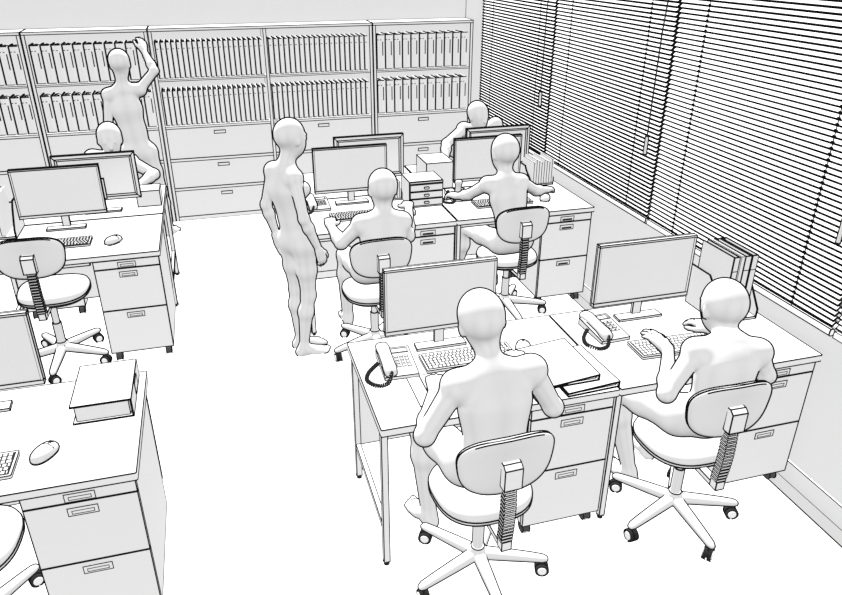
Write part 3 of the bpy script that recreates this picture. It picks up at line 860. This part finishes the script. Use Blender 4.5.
# nearest seated person
person('nearest seated person, back view, at the desk with the two flat folders', dict(
    pelvis=(.40, -.10, .615), waist=(.405, -.125, .69), chest=(.405, -.105, .85), neck=(.395, -.075, .985), head=(.378, -.005, 1.14),
    shL=(.262, -.085, .935), shR=(.555, -.075, .945), elL=(.140, -.10, .752), wrL=(.250, .125, .790), elR=(.660, -.075, .76), wrR=(.640, .185, .812),
    hipL=(.315, -.06, .566), hipR=(.485, -.06, .566), knL=(.235, .26, .525), knR=(.52, .30, .525), anL=(.258, .225, .065), anR=(.50, .30, .065), toeL=(.22, .34, .02), toeR=(.50, .45, .02)),
    res=.0058, head_front=(.12, 1, -.28), head_up=(-.14, .2, 1), hands=dict(L=dict(d=(.25, 1, -.05), curl=.45), R=dict(d=(.1, 1, -.12), curl=.25)))
# typing by the window wall
person('seated person typing by the window wall in the front row', dict(
    pelvis=(1.365, -.095, .615), waist=(1.388, -.11, .71), chest=(1.405, -.095, .82), neck=(1.420, -.05, .925), head=(1.440, .035, 1.028),
    shL=(1.285, -.045, .890), shR=(1.545, -.095, .872), elL=(1.140, -.10, .750), wrL=(1.285, .12, .80), elR=(1.605, -.105, .757), wrR=(1.56, .20, .815),
    hipL=(1.28, -.02, .566), hipR=(1.44, -.03, .566), knL=(1.16, .30, .525), knR=(1.47, .38, .525), anL=(1.27, .23, .065), anR=(1.46, .38, .065), toeL=(1.25, .40, .02), toeR=(1.46, .53, .02)),
    res=.0060, build=.93, head_front=(.06, 1, -.22), head_up=(0, .12, 1), hands=dict(L=dict(d=(-.3, 1, .35), curl=.28), R=dict(d=(-.2, 1, 0), curl=.35)))
# seated beside the standing person
person('seated person beside the standing person, left hand on the keyboard', dict(
    pelvis=(.41, 1.80, .615), waist=(.435, 1.80, .67), chest=(.445, 1.81, .78), neck=(.45, 1.82, .90), head=(.455, 1.85, 1.055),
    shL=(.315, 1.83, .855), shR=(.565, 1.82, .85), elL=(.195, 1.86, .735), wrL=(.160, 2.03, .79), elR=(.615, 1.86, .735), wrR=(.70, 2.165, .82),
    hipL=(.33, 1.83, .566), hipR=(.49, 1.83, .566), knL=(.27, 2.17, .525), knR=(.54, 2.17, .525), anL=(.27, 2.2, .065), anR=(.54, 2.2, .065), toeL=(.27, 2.34, .02), toeR=(.54, 2.34, .02)),
    res=.0085, head_front=(0, 1, -.12), head_up=(0, .05, 1), hands=dict(L=dict(d=(.15, 1, .1), curl=.35), R=dict(d=(.2, 1, -.1), curl=.3)))
# arms spread
person('seated person spreading both arms between telephone and mouse', dict(
    pelvis=(1.355, 1.962, .615), waist=(1.34, 1.955, .725), chest=(1.32, 1.985, .885), neck=(1.31, 2.02, 1.005), head=(1.31, 2.065, 1.155),
    shL=(1.19, 2.03, .965), shR=(1.42, 2.02, .965), elL=(1.105, 2.15, .865), wrL=(1.085, 2.305, .808), elR=(1.575, 2.11, .865), wrR=(1.69, 2.205, .832),
    hipL=(1.29, 2.01, .566), hipR=(1.44, 2.01, .566), knL=(1.19, 2.42, .525), knR=(1.46, 2.52, .525), anL=(1.16, 2.55, .065), anR=(1.46, 2.52, .065), toeL=(1.15, 2.68, .02), toeR=(1.46, 2.66, .02)),
    res=.0085, head_front=(-.12, 1, -.1), build=.86, hands=dict(L=dict(d=(-.35, 1, -.1), curl=.6), R=dict(d=(.6, .6, -.15), curl=.35)))
# standing
person('standing person with arms hanging down beside the middle desk', dict(
    pelvis=(-.07, 1.875, .80), waist=(-.08, 1.885, .945), chest=(-.11, 1.885, 1.10), neck=(-.10, 1.875, 1.235), head=(-.055, 1.885, 1.385),
    shL=(-.165, 1.94, 1.19), shR=(-.062, 1.80, 1.175), elL=(-.222, 1.95, .985), wrL=(-.178, 1.96, .80), elR=(-.035, 1.70, .965), wrR=(.040, 1.72, .765),
    hipL=(-.10, 1.92, .765), hipR=(-.03, 1.83, .765), knL=(-.085, 1.95, .43), knR=(-.025, 1.845, .42), anL=(-.085, 1.95, .066), anR=(-.075, 1.845, .066), toeL=(.05, 1.965, .0), toeR=(.09, 1.855, .0)),
    res=.008, front=(.75, .66, 0), head_front=(.85, .5, -.1), bust=.9, build=.78, hz=.9, hands=dict(L=dict(d=(.25, .1, -1), up=(-.5, .8, 0), curl=.3), R=dict(d=(.25, .15, -1), up=(.5, -.8, 0), curl=.45, sc=.85)))
# reaching up
person('person standing at the cabinet reaching up to a binder', dict(
    pelvis=(-1.10, 4.28, .80), waist=(-1.115, 4.28, .96), chest=(-1.135, 4.27, 1.14), neck=(-1.135, 4.26, 1.33), head=(-1.125, 4.25, 1.50),
    shL=(-1.255, 4.27, 1.255), shR=(-1.01, 4.27, 1.285), elL=(-1.30, 4.25, .99), wrL=(-1.27, 4.22, .78), elR=(-.875, 4.30, 1.425), wrR=(-.945, 4.47, 1.565),
    hipL=(-1.17, 4.28, .76), hipR=(-1.03, 4.28, .76), knL=(-1.10, 4.29, .41), knR=(-.97, 4.29, .41), anL=(-1.08, 4.28, .066), anR=(-.945, 4.25, .066), toeL=(-1.05, 4.42, 0), toeR=(-.90, 4.37, 0)),
    res=.0095, front=(.05, 1, 0), head_front=(.15, 1, .05), build=.86, hz=.92, hands=dict(L=dict(d=(.1, .2, -1), up=(-1, .1, 0), curl=.3), R=dict(d=(-.1, .8, .9), up=(.5, -.8, .6), curl=.35)))
# half hidden at left, facing the camera
person('half-hidden seated person behind the left monitors, one arm raised', dict(
    pelvis=(-1.26, 3.66, .615), waist=(-1.25, 3.64, .68), chest=(-1.24, 3.62, .80), neck=(-1.225, 3.59, .92), head=(-1.21, 3.54, 1.06),
    shL=(-1.10, 3.58, .875), shR=(-1.36, 3.60, .92), elL=(-.935, 3.45, .80), wrL=(-1.04, 3.25, .78), elR=(-1.40, 3.44, .80), wrR=(-1.32, 3.25, .79),
    hipR=(-1.34, 3.62, .566), hipL=(-1.19, 3.62, .566), knR=(-1.36, 3.28, .525), knL=(-1.15, 3.28, .525), anR=(-1.36, 3.25, .065), anL=(-1.15, 3.25, .065), toeR=(-1.36, 3.1, .02), toeL=(-1.15, 3.1, .02)),
    res=.0095, front=(.1, -1, 0), head_front=(.1, -1, -.25), head_up=(0, -.2, 1), hands=dict(R=dict(d=(.3, -1, -.05)), L=dict(d=(-.3, -1, 0), curl=.3)))
# corner
person('seated person leaning on one arm in the window corner', dict(
    pelvis=(1.72, 3.64, .628), waist=(1.71, 3.60, .69), chest=(1.70, 3.56, .84), neck=(1.67, 3.50, .96), head=(1.645, 3.44, 1.09),
    shL=(1.84, 3.54, .985), shR=(1.55, 3.52, .965), elL=(1.92, 3.40, .78), wrL=(1.80, 3.25, .775), elR=(1.345, 3.35, .90), wrR=(1.27, 3.16, .80),
    hipR=(1.64, 3.60, .566), hipL=(1.79, 3.60, .566), knR=(1.62, 3.28, .525), knL=(1.80, 3.28, .525), anR=(1.62, 3.25, .065), anL=(1.80, 3.25, .065), toeR=(1.62, 3.1, .02), toeL=(1.8, 3.1, .02)),
    res=.0095, front=(-.1, -1, 0), head_front=(.35, -1, -.3), head_up=(0, -.2, 1), hz=.93, hands=dict(R=dict(d=(-.2, -1, -.2), curl=.3), L=dict(d=(-.4, -1, 0), curl=.3)))

# ------------------------------------------------------------------ light, sky, camera
def sun(name, d, e):
    l = bpy.data.lights.new(name, 'SUN'); l.energy = e; l.angle = .02; l.use_shadow = False
    o = bpy.data.objects.new(name, l); C.objects.link(o)
    o.rotation_euler = Vector(d).to_track_quat('-Z', 'Y').to_euler(); o.location = (0, 1, 3.5)
sun('key_sun', (.0, -.60, -.80), 40.0)  # shadowless key light, added so that upward faces turn white
for k in range(8):
    a = 2 * PI * k / 8
    sun('room_fill', (math.cos(a), math.sin(a), -.22), 7.45)
w = bpy.data.worlds.new('World'); bpy.context.scene.world = w; w.use_nodes = True
w.node_tree.nodes['Background'].inputs[0].default_value = (1, 1, 1, 1)
w.node_tree.nodes['Background'].inputs[1].default_value = .2

cam = bpy.data.cameras.new('Camera'); co = bpy.data.objects.new('Camera', cam); C.objects.link(co)
yaw, pitch = .276338, .449922
f = Vector((math.sin(yaw) * math.cos(pitch), math.cos(yaw) * math.cos(pitch), -math.sin(pitch)))
co.location = CAM; co.rotation_euler = f.to_track_quat('-Z', 'Y').to_euler()
cam.sensor_fit = 'HORIZONTAL'; cam.sensor_width = 36.0; cam.lens = FPX * 36.0 / 842
cam.shift_x = (421 - 415.871) / 842; cam.shift_y = -(297.5 - 290.420) / 842
cam.clip_start = .05; cam.clip_end = 100
sc = bpy.context.scene; sc.camera = co
sc.view_settings.view_transform = 'Standard'; sc.view_settings.look = 'None'; sc.view_settings.gamma = 1; sc.view_settings.exposure = 0
sc.view_settings.use_curve_mapping = False
